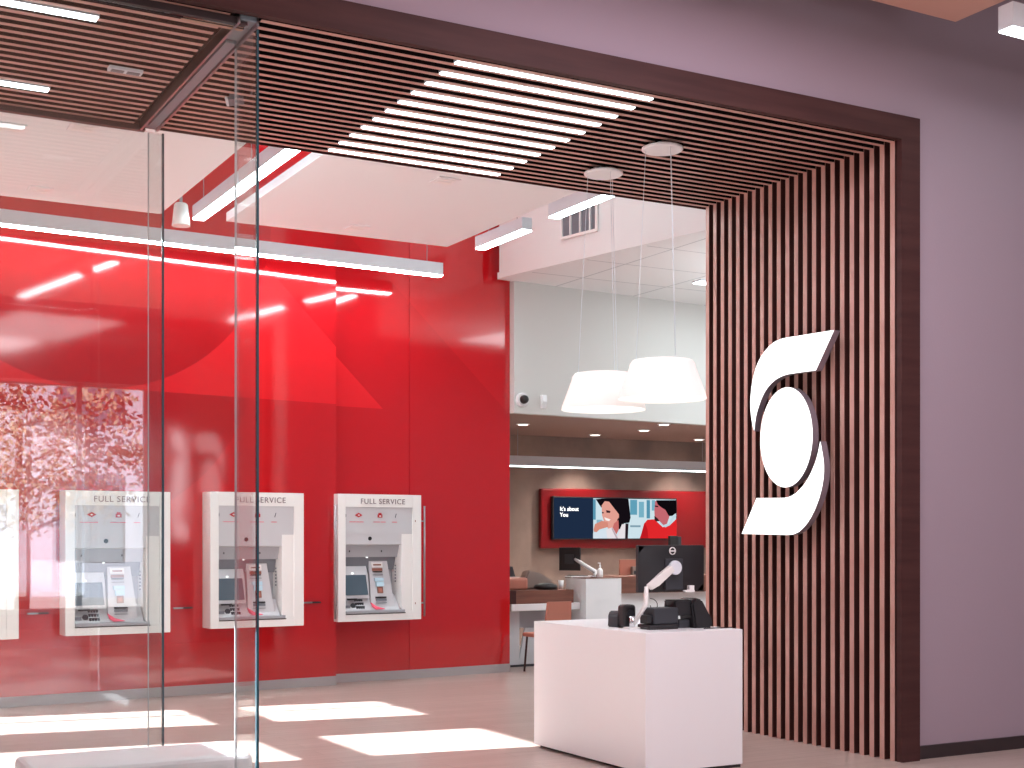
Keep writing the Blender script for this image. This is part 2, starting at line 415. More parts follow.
# ================================================================ GLASS
def pane(name, label, x0, x1, y0, y1, z0, z1, edges, group='frameless glass panes of the entrance'):
    t = thing(name, label, 'glass pane', ((x0+x1)/2, (y0+y1)/2, z0), 0, group)
    cx, cy = (x0+x1)/2, (y0+y1)/2
    MB().box(x0-cx, x1-cx, y0-cy, y1-cy, 0, z1-z0).build('pane', 'glass', t)
    for (ex, ey, w, d, mk) in edges:
        MB().box(ex-w/2-cx, ex+w/2-cx, ey-d/2-cy, ey+d/2-cy, 0, z1-z0).build('polished_edge', mk, t)
    return t
pane('sliding_glass_door', 'large clear glass door whose dark teal edge stands nearest, at the front beam', -1, 2.359, 7.185, 7.197, .012, 4.40, [(2.366,7.191,.012,.026,'glass_edge')])
pane('glass_side_screen', 'narrow upright glass fin behind the nearest dark teal glass edge', 2.346, 2.358, 7.21, 7.53, .012, 4.40, [(2.352,7.535,.012,.006,'glass_edge_pale')])
pane('sliding_glass_door', 'clear glass door further in, its dark teal edge crossing the paler cash machine', -1, 2.396, 9.354, 9.366, .012, 4.40, [(2.403,9.36,.013,.022,'glass_edge')])
pane('glass_side_screen', 'narrow upright glass fin behind the second dark teal glass edge, over the paler machine', 2.312, 2.40, 9.380, 9.392, .012, 4.40, [(2.309,9.386,.006,.012,'glass_edge_pale')])
t = thing('glass_track', 'brushed metal door track running back under the slatted ceiling at left', 'track', (2.3, 8.24, 4.40))
MB().box(-.055, .055, -1.1, 1.1, .02, .07, .004).build('channel', 'track_steel', t)
MB().box(-.06, -.045, -1.1, 1.1, .0, .07).box(.045, .06, -1.1, 1.1, 0, .07).build('rail_lip', 'steel', t)
MB().box(-.03, .03, -.78, .98, -.0, .02).build('glass_clamp', 'track_steel', t)
t = thing('header_channel', 'thin dark metal channel holding the front glass under the beam at left', 'track', (.66, 7.19, 4.40))
MB().box(-1.64, 1.64, -.03, .03, .01, .04).build('channel', 'darkbase', t)
MB().box(-1.64, 1.64, -.034, -.03, .0, .012).box(-1.64, 1.64, .03, .034, 0, .012).build('lip', 'darkbase', t)
t = thing('door_header', 'slim metal header above the second glass panel', 'track', (.70, 9.366, 4.402))
MB().box(-1.62, 1.58, -.02, .03, .0, .035).build('channel', 'darkbase', t)

# loudspeaker under the soffit
q = at(231, 90, Y=8.55)
t = thing('ceiling_speaker', 'small grey wedge loudspeaker hanging from the slats right of the glass track', 'speaker', (q.x, q.y, q.z), radians(-20))
MB().prism([(-.08,-.07,.085),(.1,-.07,.085),(.08,-.07,-.07),(-.02,-.07,-.085)], (0,.14,0)).build('cabinet', 'speaker', t)
MB().prism([(-.085,-.072,.085),(-.075,-.072,.085),(-.015,-.072,-.085),(-.03,-.072,-.085)], (0,.144,0)).build('front_edge', 'alu', t)
MB().tube([(0.02,0,.08),(0.02,0,4.44-q.z)], .01).build('bracket', 'black', t)

# bench
t = thing('bench', 'low white rounded bench behind the front glass at the bottom left', 'bench', (1.86, 7.88, 0))
MB().box(-.62, .62, -.28, .28, .06, .35, .05, seg=4).build('body', 'white', t)
MB().box(-.57, .57, -.23, .23, 0, .06).build('plinth', 'atm_mid', t)

# ================================================================ LINEAR LIGHTS
def linear(name, label, c, L, rz, w=.1, h=.13, hang=None, group=None, m='tube', cat='linear light'):
    t = thing(name, label, cat, c, rz, group)
    MB().box(-L/2, L/2, -w/2, w/2, .012, h).build('housing', 'alu', t)
    MB().box(-L/2+.004, L/2-.004, -w/2+.003, w/2-.003, 0, .012).build('diffuser', m, t)
    if hang:
        for hx, top in hang: MB().tube([(hx,0,h),(hx,0,top-c[2])], .004, 6).build('suspension_cable', 'atm_mid', t)
    return t
ang = math.atan(.06)
linear('linear_pendant', 'very long grey suspended light running along the top of the red wall', (2.785, 13.21, 4.478), 7.45, math.atan(.052), .10, .145, [(3.55, 6.4), (-1.5, 6.4)], None, 'tube_wall')
g = 'suspended lights in the ceiling slots'
linear('linear_pendant', 'box light end-on in the slot beside the nearest glass edge, further of its row', (3.52, 11.75, 4.56), 1.35, pi/2, .11, .13, [(-.5, 6.4), (.5, 6.4)], g)
linear('linear_pendant', 'box light in the slot right behind the front teal glass edge, nearer of its row', (3.52, 10.35, 4.56), 1.35, pi/2, .11, .13, [(-.5, 6.4), (.5, 6.4)], g)
linear('linear_pendant', 'suspended box light beside the right edge of the cream ceiling, over red wall', (6.5, 11.97, 4.6), 1.0, pi/2, .11, .13, [(-.3, 6.4), (.3, 6.4)], g)
linear('linear_pendant', 'suspended box light in front of the grey vent, partly above the slats', (6.47, 10.24, 4.6), 1.35, pi/2, .11, .13, [(-.3, 6.4), (.5, 6.4)], g)
q = at(510, 466.6, Y=16.5)
linear('linear_pendant', 'long white suspended light across the rear office above the red screen panel', (12.2, 16.5, 2.6), 8.3, 0, .1, .15, [(-3.0, 3.13), (0.2, 3.13), (2.5,3.13)], None, 'tube_soft')
linear('recessed_light', 'white linear light in the tiled office ceiling beside the slatted side', (10.75, 12.95, 4.625), 2.2, 0, .16, .035, None, None, 'tube_soft')
q = at(1013, 27, Y=6.1)
linear('linear_pendant', 'suspended white box light cut off by the top right corner', (q.x+.9, 6.16, q.z), 1.8, 0, .12, .17, [(-.5, 6.5), (.5, 6.5)], None, 'tube_soft')

# ceiling vents of the cream ceiling
vl = [(83,127,.2,'pale square air vent in the left cream ceiling just behind the slats'), (40,189,.2,'pale air vent in the left cream ceiling near the red wall'), (8,126,.24,'slim white ceiling light strip at the left edge of the picture'),
      (445,180,.2,'pale square air vent in the right cream ceiling just behind the glowing bars'), (357,227,.2,'pale air vent in the right cream ceiling near its rear edge')]
for px, py, w, lab in vl:
    q = at(px, py, z=4.6)
    t = thing('ceiling_vent', lab, 'vent', (q.x, q.y, 4.588), 0, 'air vents in the cream ceiling')
    MB().box(-w/2, w/2, -.1, .1, 0, .012, .003).build('frame', 'white', t)
    MB().box(-w/2+.03, w/2-.03, -.07, -.01, -.004, 0).box(-w/2+.03, w/2-.03, .01, .07, -.004, 0).build('louver', 'atm_white', t)
# white cylindrical spot
q = at(181, 226, Y=12.2)
t = thing('spotlight', 'small white bucket-shaped ceiling spot behind the left glass', 'spotlight', (q.x, q.y, q.z))
MB().lathe([(.083,0),(.08,.02),(.062,.19),(.05,.205)], seg=28).build('body', 'atm_white', t)
MB().lathe([(.014,.2),(.014,6.4-q.z)], seg=10).build('stem', 'atm_mid', t)

# ================================================================ PENDANT LAMPS
def pendant(lab, x, y, z0, z1, r, cy_top=4.44):
    t = thing('drum_pendant', lab, 'pendant lamp', (x, y, z0), 0, 'drum pendants hanging under the slats')
    h = z1-z0
    s = MB().lathe([(r,0),(r*.985,.03),(r*.76,h-.06),(r*.74,h-.03),(r*.68,h-.006),(0.01,h)], seg=48, close=False)
    s.build('lamp_shade', 'shade', t)
    MB().lathe([(.005,.02),(r*.965,.02),(r*.965,.012),(.005,.012)], seg=48, close=False).build('diffuser', 'shade_in', t)
    top = 4.40
    for k in range(3):
        a = 2*pi*k/3+.4
        MB().tube([(r*.6*cos(a), r*.6*sin(a), h-.02), (.12*cos(a), .12*sin(a), top-z0)], .002, 5).build('suspension_wire', 'alu', t)
    MB().lathe([(.14,top-z0-.008),(.15,top-z0),(.15,top-z0+.012),(.13,top-z0+.016)], seg=40).build('canopy', 'white', t)
    MB().lathe([(.12,top-z0+.017),(.12,top-z0+.03)], seg=40).build('canopy_stem', 'chrome', t)
    return t
pendant('rear of two white drum lamps, further left, under the slatted ceiling', 5.64, 8.76, 2.585, 2.87, .325)
pendant('front of two white drum lamps, overlapping the slatted side', 5.655, 8.0, 2.60, 2.885, .317)

# ================================================================ LOGO SIGN
sign = thing('wall_logo', 'large white backlit S-shaped emblem with a central disc on the slatted side', 'sign', (6.93, 8.1, 1.63))
def onX(pts, X=6.9): return [at(px, py, X=X)-Vector((6.93,8.1,1.63)) for px, py in pts]
top_s = [(834.2,330),(811.6,333.6),(797.3,336),(787,337.4),(780.1,339.2),(776,341),(772.9,342.9),(769,346.3),(765.1,350.8),(761.8,355.3),(758.6,361),(756.2,366.8),(754.3,373),(752.6,380),(751.5,387.3),(750.7,394.5),(750.3,401.6),(750.5,410),(751.2,417.4),(752.5,425),(754.2,431.3),
         (754.9,424),(756,416.4),(757.4,411),(759.3,404.9),(761.2,399.5),(763.6,394.3),(766,390),(768.6,386.4),(771.5,383.2),(774.6,380.4),(778.7,377.8),(783,375.8),(787.3,374.4),(801,372.3),(815.9,370.4)]
bot_s = [(820.2,441.1),(821.3,446),(822.2,451.3),(823.3,458),(824,465.3),(824,472),(823.4,479),(822.5,485),(821.2,491),(819.3,498),(816.7,505.2),(814.3,511),(811.3,516.9),(807.8,522.6),(803.4,527.8),(798.8,532),(793.3,534.4),(788,535),(741.7,533.8),(756.6,498.1),
         (783.9,497.9),(788,497.2),(791.7,495.8),(796,493),(800.3,488.8),(804,484.5),(807.3,479.4),(810.3,474),(812.8,468.4),(815,463),(816.7,457.5),(818.1,452),(819.1,446.6)]
MB().m(0).prism(onX(top_s), (.06,0,0), 1).build('upper_stroke', ['sign', 'sign_side'], sign)
MB().m(0).prism(onX(bot_s), (.06,0,0), 1).build('lower_stroke', ['sign', 'sign_side'], sign)
c = onX([(786.4,437.3)])[0]; e1, e2 = onX([(760.3,437.3)])[0], onX([(812.6,437.3)])[0]
rz_ = (onX([(786.4,387.3)])[0].z-onX([(786.4,487.3)])[0].z)/2
ell = [Vector((-.03, c.y+(e1.y-e2.y)/2*cos(a), c.z+rz_*sin(a))) for a in [2*pi*i/64 for i in range(64)]]
cy_ = (e1.y+e2.y)/2-c.y
ell = [p+Vector((0, cy_, 0)) for p in ell]
MB().m(0).prism(ell, (.06,0,0), 1).build('disc', ['sign', 'sign_side'], sign)
for cc in ((0,-.15,1.38), (0,.25,.1), (0,c.y,c.z)): MB().lathe([(.012,.03),(.012,.14)], c=cc, axis='x', seg=8).build('standoff', 'chrome', sign)

# ================================================================ ATM MACHINES
def make_atm(handles=False):
    t = thing('atm', '', 'cash machine')
    W, D = .51, .24
    fx0, fx1, fz0, fz1 = -.42, .40, .10, 1.25      # inner opening of the surround
    s = MB()
    s.box(-W, fx0, -D, 0, 0, 1.39, .006).box(fx1, W, -D, 0, 0, 1.39, .006).box(fx0, fx1, -D, 0, 0, fz0).box(fx0, fx1, -D, 0, fz1, 1.39)
    s.build('surround', 'atm_white', t)
    text_obj('lettering', 'FULL SERVICE', .082, 'lettering', t, (.03, -D-.003, 1.285), (pi/2,0,0), .002, 1.12)
    # icon panel
    ip = MB().box(fx0, fx1, -D+.015, -.05, .955, fz1).build('icon_panel', 'atm_grey', t)
    y = -D+.009
    for (cx, kind) in ((-.26,0),(.0,1),(.19,2)):
        ic = MB()
        if kind == 0: ic.prism([(cx-.045,y,1.16),(cx,y,1.185),(cx+.045,y,1.16),(cx,y,1.135)], (0,.006,0))
        if kind == 1: ic.box(cx-.028, cx+.028, y, y+.006, 1.135, 1.17).box(cx-.018, cx+.018, y, y+.006, 1.17, 1.185)
        if kind < 2: ic.build('red_icon', 'brand_red', ip)
        else: ic.bm.free()
    MB().prism([(-.275,y-.004,1.16),(-.26,y-.004,1.168),(-.245,y-.004,1.16),(-.26,y-.004,1.152)], (0,.003,0)).box(-.012,.012,y-.004,y-.001,1.145,1.158).build('icon_highlight', 'atm_white', ip)
    MB().prism([(.185,y,1.135),(.192,y,1.135),(.205,y,1.18),(.198,y,1.18)], (0,.006,0)).box(-.42,-.41,y,y+.006,1.14,1.17).build('slash_icon', 'atm_dark', ip)
    ln = MB()
    for (a, b) in ((-.37,-.335),(-.33,-.29),(-.285,-.25),(-.245,-.2),(-.08,.0),(.01,.07),(.15,.21)): ln.box(a, b, y+.002, y+.006, 1.083, 1.089)
    ln.build('fine_print', 'pink', ip)
    # right blank panel and sill of the machine
    MB().prism([(.27,-D+.015,fz0),(.40,-D+.015,fz0),(.40,-.05,fz0),(.24,-.05,fz0)], (0,0,.855)).build('side_panel', 'atm_white', t)
    # machine fascia in the recess
    MB().box(fx0, .27, -.05, -.02, fz0, .955).build('recess_back', 'atm_mid', t)
    hd = MB().prism([(fx0,-D+.02,.955),(fx0,-D+.02,.84),(fx0,-D+.05,.83),(fx0,-.05,.83),(fx0,-.05,.955)], (.69,0,0)).build('hood', 'atm_grey', t)
    MB().lathe([(.018,-.008),(.022,0),(.022,.01)], c=(-.12,-D+.016,.905), axis='y', seg=16).build('camera_lens', 'black', hd)
    MB().prism([(fx0,-D+.06,.83),(fx0,-D+.10,.70),(fx0,-.05,.70),(fx0,-.05,.83)], (.68,0,0)).build('lamp_cowl', 'atm_mid', t)
    MB().box(-.40,.22,-D+.075,-D+.09,.812,.822).build('task_light', 'down', t)
    for sx in (-.34, .05): MB().box(sx-.005,sx+.005,-D+.072,-D+.08,.755,.775).build('sensor', 'black', t)
    MB().prism([(fx0,-D+.13,.70),(fx0,-D+.16,.56),(fx0,-.05,.56),(fx0,-.05,.70)], (.67,0,0)).build('recess_panel', 'atm_dark', t)
    MB().prism([(fx0,-.1,.60),(fx0,-.1,.25),(fx0,-D+.05,.25),(fx0,-D+.09,.50)], (.31,0,0)).build('screen_housing', 'atm_grey', t)
    sc_ = MB().prism([(fx0+.01,-D+.047,.285),(-.125,-D+.047,.285),(-.14,-D+.082,.505),(fx0+.01,-D+.082,.505)], (0,.02,0)).build('screen', 'atm_screen', t)
    MB().box(-.38,-.27,-D+.03,-D+.05,.232,.248).build('receipt_slot', 'black', t)
    dk = MB().prism([(fx0,-D+.02,.12),(fx0,-.1,.28),(fx0,-.05,.28),(fx0,-.05,.10),(fx0,-D+.02,.10)], (.67,0,0)).build('keypad_deck', 'atm_grey', t)
    kp = MB()
    for i in range(4):
        for j in range(3): kp.box(-.275+i*.026,-.255+i*.026,-D+.03+j*.03,-D+.05+j*.03,.135+j*.036,.165+j*.036)
    kp.lathe([(.028,-.01),(.028,.01)], c=(-.31,-D+.05,.17), axis='y', seg=16)
    kp.build('keypad', 'black2', t)
    MB().box(-.41,-.35,-D+.03,-D+.05,.145,.175).build('coin_tray', 'atm_dark', t)
    # right hand card and cash column
    MB().prism([(-.09,-D+.04,.14),(.20,-D+.04,.14),(.15,-D+.14,.655),(-.075,-D+.14,.655)], (0,.08,0)).build('card_column', 'atm_grey', t)
    def onc(z): return -D+.04+.1*(z-.14)/.515
    def pl(n, x0, x1, z0, z1, m, th=.012):
        return MB().prism([(x0,onc(z0)-th,z0),(x1,onc(z0)-th,z0),(x1,onc(z1)-th,z1),(x0,onc(z1)-th,z1)], (0,th+.01,0)).build(n, m, t)
    lb = pl('label_plate', -.05,.085,.585,.64,'atm_white'); MB().box(-.03,.065,onc(.61)-.016,onc(.61)-.01,.605,.62).build('plate_print','copper',lb)
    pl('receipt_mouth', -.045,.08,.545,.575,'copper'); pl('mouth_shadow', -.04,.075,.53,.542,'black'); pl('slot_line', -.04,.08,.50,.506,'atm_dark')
    pl('card_reader', -.03,.08,.43,.468,'paleblue', .02); pl('card_reader', -.015,.075,.375,.425,'paleblue', .026); pl('card_bezel', 0,.065,.30,.37,'copper'); pl('slot_dark', .012,.05,.315,.355,'terracotta',.016)
    pl('cash_slot', -.03,.10,.245,.262,'black'); pl('cash_slot', -.03,.10,.215,.24,'atm_dark'); pl('slot_line', -.03,.10,.19,.196,'atm_dark')
    sd = MB()
    for k in range(6): sd.box(.236,.243,-.14,-.12,.42+k*.035,.435+k*.035)
    sd.build('indicator_marks', 'atm_dark', t)
    MB().prism([(-.10,-D+.05,.20),(-.03,-D+.03,.15),(.06,-D+.01,.125),(-.05,-D+.01,.122),(-.085,-D+.03,.15)], (0,0,.006)).build('pink_sticker', 'pink', t)
    MB().box(fx0-.0, .30, -D-.012, -D+.05, .085, .115, .005).build('shelf_lip', 'atm_mid', t)
    MB().box(fx0, .31, -D-.004, -D+.01, .074, .083).build('shelf_gap', 'black', t)
    MB().box(-.135,-.12,-.17,-.15,.69,.70).build('guide_light', 'sign', t); MB().box(-.31,-.295,-.17,-.15,.515,.53).build('guide_light', 'sign', t)
    return t
atm = make_atm()
rz = math.atan(.06)
spots = [(1.53, 13.30, .66, 'cash machine cut off by the left edge of the picture'), (2.98, 13.44, .665, 'paler cash machine seen through glass, second from the left'),
         (4.42, 13.57, .68, 'cash machine crossed by the nearest teal glass edge, third from the left')]
grp = 'white framed cash machines on the red wall'
for i, (x, y, z, lab) in enumerate(spots):
    o = atm if i == 0 else copy_tree(atm)
    o.location = (x, y+.12, z); o.rotation_euler = (0,0,rz); o['label'] = lab; o['group'] = grp
o = copy_tree(atm); o.location = (5.905, 13.96, .69); o.rotation_euler = (0,0,rz); o['group'] = grp
o['label'] = 'rightmost cash machine, with slim steel grab bars on its sides'
for sx in (-1, 1):
    hb = MB(); x = sx*(.51+.062)
    if sx < 0: x = -.525
    hb.tube([(x,-.2,.03),(x,-.2,1.27)], .0105, 10)
    hb.tube([(x,-.2,.18),(sx*.505,-.2,.18)], .007, 8).tube([(x,-.2,1.10),(sx*.505,-.2,1.10)], .007, 8)
    hb.build('grab_bar', 'steel', o)
MB().box(.43,.438,-.245,-.24,.17,.19).box(.43,.438,-.245,-.24,1.09,1.11).build('lock', 'copper', o)
# small pulls on the red panels
for (px, py, lab) in ((38,613.5,'small steel and black pull on the red wall between the two leftmost cash machines'), (183,608,'small steel and black pull on the red wall left of the glass-crossed cash machine'), (312,602.5,'small black pull on the red wall left of the rightmost cash machine')):
    x = at(px, py, Y=13.7).x; y = W1(x); q = at(px, py, Y=y-.02)
    t = thing('wall_pull', lab, 'pull handle', (q.x, y-.012, q.z), rz, 'small pulls on the red wall')
    MB().box(-.1, 0, -.02, .012, -.008, .008, .003).build('steel_half', 'steel', t)
    MB().box(0, .1, -.02, .012, -.008, .008, .003).build('black_half', 'black', t)

# ================================================================ WHITE WALL VENT
d = (p1-p0).normalized(); nrm = Vector((-d.y*-1, d.x*-1))
def on_bulk(px, py):                              # point on the slanted bulkhead plane
    r = ray(px, py); n = Vector((d.y, -d.x)); t_ = (p0.x*n.x+p0.y*n.y)/(r.x*n.x+r.y*n.y)
    return Vector((r.x*t_, r.y*t_, H+r.z*t_))
a, b_, c_ = on_bulk(563, 214), on_bulk(563, 237.5), on_bulk(598, 229)
t = thing('wall_grille', 'grey slotted return grille high on the white bulkhead', 'vent', a)
along = Vector(((c_-b_).x, (c_-b_).y, 0)); hh = a.z-b_.z; out = Vector((d.y, -d.x, 0)); out = out if out.x < 0 else -out
def gp(s, z): return along*s+Vector((0,0,z))
def gbox(s0, s1, z0, z1, o0, o1, name, m): MB().prism([gp(s0,z0)+out*o0, gp(s1,z0)+out*o0, gp(s1,z1)+out*o0, gp(s0,z1)+out*o0], out*(o1-o0)).build(name, m, t)
gbox(0, 1, -hh, 0, 0.001, .01, 'backing', 'atm_dark')
for s0, s1 in ((-.02,.02),(.24,.27),(.52,.55),(.80,.83),(.97,1.02)): gbox(s0, s1, -hh, 0, .01, .03, 'louver', 'atm_white')
gbox(-.02, 1.02, 0, .03, .001, .03, 'frame_rail', 'atm_white'); gbox(-.02, 1.02, -hh-.03, -hh, .001, .03, 'frame_rail', 'atm_white')

# ================================================================ REAR OFFICE
# grey wall gadgets
gy = lambda x: 14.05+(x-7.785)*(.78/8.515)
q = at(521, 400, Y=14.07)
t = thing('security_camera', 'black dome camera on a white base low on the grey wall', 'camera', (q.x, gy(q.x), q.z))
MB().lathe([(.085,0),(.085,-.03),(.07,-.05)], axis='y', seg=28).build('base', 'white', t)
MB().lathe([(.05,-.04),(.052,-.07),(.046,-.1),(.03,-.12),(.004,-.13)], axis='y', seg=24).build('dome', 'black', t)
q = at(542, 402, Y=14.1)
t = thing('motion_sensor', 'small white sensor on the grey wall right of the dome camera', 'sensor', (q.x, gy(q.x), q.z))
MB().prism([(-.03,0,.08),(-.03,-.05,.08),(-.03,-.06,.0),(-.03,-.03,-.08),(-.03,0,-.08)], (.06,0,0)).build('body', 'white', t)
# downlights
for px, py, lab in ((523,424.3,'downlight in the taupe soffit nearest the red wall'), (595,434.8,'downlight in the taupe soffit at the rear, third from the slats'), (644,430.3,'downlight in the taupe soffit, second from the slats'), (664,424.3,'downlight in the taupe soffit nearest the grey wall edge'), (699,439.5,'downlight in the taupe soffit beside the slatted side')):
    q = at(px, py, z=3.125)
    if q.y > 17.3: q.y = 17.2
    t = thing('downlight', lab, 'downlight', (q.x, q.y, 3.118), 0, 'round downlights in the taupe soffit')
    MB().lathe([(.075,0),(.09,.004),(.09,.012)], seg=28).build('trim_ring', 'white', t)
    MB().lathe([(.068,-.003),(.068,0)], seg=28).build('lens', 'down', t)
    L = bpy.data.lights.new('downlight_lamp', 'SPOT'); L.energy = 150; L.spot_size = radians(110); L.spot_blend = .8; L.shadow_soft_size = .06; L.color = (1,.9,.82)
    lo = bpy.data.objects.new('downlight_lamp', L); COL.objects.link(lo); lo.location = (q.x, q.y, 3.10); 
# red screen panel
t = thing('display_panel', 'crimson wall panel holding a wide screen in the rear office', 'wall panel', (11.9, 17.495, 1.44))
MB().box(-1.80, 2.6, -.1, 0, 0, .905, .03).build('panel', 'red_panel', t)
tv = thing('television', 'wide screen showing navy text block and two smiling people', 'screen', (10.26, 17.40, 1.578))
TW, TH = 2.27, .645
MB().box(0, TW, -.07, 0, 0, TH, .006).build('bezel', 'black', tv)
SX = lambda px: (px-553)/(677-553)*TW
SZ = lambda py: TH-(py-497)/(539-497)*TH
def Z2(x, y): return (590+x/11.378, 494+y/11.378)
scr = MB(); mats = []
def layer(pts, col, k, s=1.0):
    m = emis('screen_picture', rgb(*col), s*.68); mats.append(m); scr.mi = len(mats)-1
    scr.quad(*[(SX(p[0]), -.071-k*.0006, max(.015, min(TH-.015, SZ(p[1])))) for p in pts])
layer([(554.2,498.3),(592,498.3),(592,538),(554.2,538)], (29,44,68), 0)
layer([(592,498.3),(676,498.3),(676,538),(592,538)], (205,226,234), 0)
for (x0, x1, y0, y1, col) in ((20,50,60,290,(90,150,176)),(440,520,60,230,(96,160,184)),(540,600,80,260,(120,176,196)),(630,670,60,270,(84,146,172)),(690,730,60,180,(120,176,196)),(440,560,350,372,(130,160,175)),(60,120,290,330,(140,180,196))):
    layer([Z2(x0,y0),Z2(x1,y0),Z2(x1,y1),Z2(x0,y1)], col, 1)
Lp = lambda pts, col, k: layer([Z2(*p) for p in pts], col, k)
Lp([(50,60),(120,50),(300,45),(420,50),(445,260),(430,320),(370,330),(330,400),(280,380),(250,200),(110,150)], (20,14,20), 2)          # dark hair
Lp([(150,80),(200,85),(250,150),(310,225),(312,260),(290,290),(300,400),(280,450),(240,380),(190,390),(150,330),(120,240),(115,130)], (226,160,146), 3)   # face
Lp([(255,330),(305,290),(310,400),(282,455),(240,380)], (200,110,106), 4)
Lp([(165,180),(215,190),(210,212),(170,210)], (60,34,40), 4); Lp([(120,200),(140,206),(134,222),(120,216)], (60,34,40), 4)
Lp([(145,262),(215,285),(200,305),(160,295)], (250,240,236), 4)
Lp([(25,400),(40,340),(120,300),(185,320),(190,370),(90,400),(60,430),(30,425)], (214,140,122), 5)      # hand
Lp([(20,440),(80,420),(160,400),(190,520),(20,520)], (214,226,236), 4)
Lp([(165,400),(235,375),(290,480),(345,340),(415,330),(412,520),(180,520)], (232,224,228), 5)          # scarf
Lp([(385,330),(420,330),(412,520),(380,520)], (40,26,34), 6); Lp([(235,375),(290,480),(300,515),(280,515),(225,390)], (190,170,178), 6)
Lp([(600,330),(640,285),(720,280),(820,370),(900,350),(985,270),(985,515),(550,515),(570,440)], (224,40,44), 3)  # red jumper
Lp([(570,440),(610,320),(640,400),(650,515),(550,515)], (190,26,34), 4)
Lp([(730,70),(790,60),(860,150),(900,240),(870,330),(820,350),(770,290),(725,280),(720,180)], (196,104,112), 4)  # face
Lp([(740,60),(980,55),(985,200),(930,240),(890,240),(850,170),(800,140),(760,110)], (14,10,14), 5)     # hair
Lp([(720,240),(760,270),(780,300),(740,305),(722,285)], (50,28,32), 5); Lp([(725,120),(765,125),(765,140),(728,135)], (30,16,20), 5)
Lp([(780,300),(830,350),(890,330),(940,235),(985,230),(940,290),(900,350),(850,372),(800,345)], (190,214,226), 5)
scr.build('picture', mats, tv, recalc=False)
text_obj('caption', "It's about\nYou", .088, 'sign', tv, (SX(559.7), -.074, SZ(511)), (pi/2,0,0), .001, 1.0, 'LEFT')

# white desk beside the red wall
t = thing('office_desk', 'white desk with panel base behind the end of the red wall', 'desk', (8.5, 14.75, 0))
MB().box(-.52, .47, -.28, .45, .70, .787, .012).build('top', 'white', t)
MB().box(-.60, -.33, -.14, .4, 0.03, .70).build('side_panel', 'atm_grey', t)
MB().prism([(-.33,-.12,.03),(.40,-.12,.03),(.40,-.12,.48),(-.24,-.12,.48)], (0,.03,0)).build('modesty_panel', 'atm_grey', t)
MB().box(-.33, .46, -.08, .4, .48, .70).build('drawer_box', 'atm_mid', t)
MB().box(-.58, .40, -.12, .38, 0, .03).build('plinth', 'black2', t)
t = thing('wooden_tray', 'long brown veneer box on the white desk top', 'box', (8.5, 14.78, .788))
MB().box(-.62, .38, -.3, .2, 0, .165, .005).build('body', 'desk_wood', t)
MB().box(-.62, -.45, -.303, -.3, .0, .165).build('end_panel', 'wood_dark', t)
# items on the tray
t = tag(MB().box(-.17,.17,-.1,.1,0,.15,.03).build('leather_bag', 'terracotta', loc=(8.15,14.75,.955)), 'brown leather case on the wooden box, nearest the red wall', 'bag')
mb = MB(); mb.prism([(-.2,-.08,0),(.24,-.08,0),(.25,-.08,.09),(.08,-.08,.2),(-.12,-.08,.24),(-.16,-.08,.16)], (0,.16,0))
bmesh.ops.bevel(mb.bm, geom=mb.bm.edges[:], offset=.02, segments=2, affect='EDGES')
tag(mb.build('cloth_bag', 'grey_cloth', loc=(8.52,14.86,.955)), 'crumpled grey-beige bag on the wooden box', 'bag')
tag(MB().lathe([(.12,0),(.155,.02),(.14,.055),(.08,.075),(.01,.08)], seg=28).build('black_pouch', 'black', loc=(8.58,14.66,.955)), 'rounded black pouch lying in front of the grey-beige bag', 'pouch')
tag(MB().prism([(-.09,-.06,0),(.1,-.06,0),(.06,-.06,.13),(-.09,-.06,.14)], (0,.12,0)).build('card_reader', 'black2', loc=(8.39,15.35,1.1)), 'small dark device standing behind the brown leather case', 'device')
tag(MB().box(-.12,.14,-.1,.1,.787,1.099,.004).build('storage_box', 'grey_cloth', loc=(8.39,15.3,0)), 'taupe box carrying a small dark device behind the bags', 'box')
cp = tag(MB().lathe([(.028,0),(.036,.11),(.033,.11),(.026,.01)], seg=20).build('paper_cup', 'white', loc=(8.80,14.66,.955)), 'white cup at the right end of the wooden box', 'cup')
# white cabinet
t = thing('white_cabinet', 'tall white cabinet with bottle on top behind the front desk', 'cabinet', (9.24, 14.6, 0))
MB().box(-.26, .27, -.25, .25, .05, 1.09, .004).build('body', 'white', t)
MB().box(-.24, .25, -.23, .23, 0, .05).build('plinth', 'black2', t)
MB().box(-.262, .272, -.252, .252, 1.09, 1.10).build('top', 'desk_wood', t)
q = at(600, 577, Y=14.5)
t = thing('sanitizer_bottle', 'white pump bottle on the tall white cabinet', 'bottle', (q.x, 14.5, 1.1))
MB().lathe([(.036,0),(.038,.01),(.038,.09),(.014,.12)], seg=20).build('body', 'white', t)
MB().lathe([(.013,.12),(.013,.15),(.006,.155),(.006,.18)], seg=14).box(-.03,.006,-.006,.006,.175,.188).build('pump', 'white', t)
t = thing('keyboard', 'thin keyboard lying on the tall white cabinet', 'keyboard', (9.1, 14.72, 1.1))
MB().box(-.16,.2,-.08,.08,0,.015,.004).build('case', 'white', t); MB().box(-.14,.1,-.06,.06,.015,.022).build('keys', 'black', t)
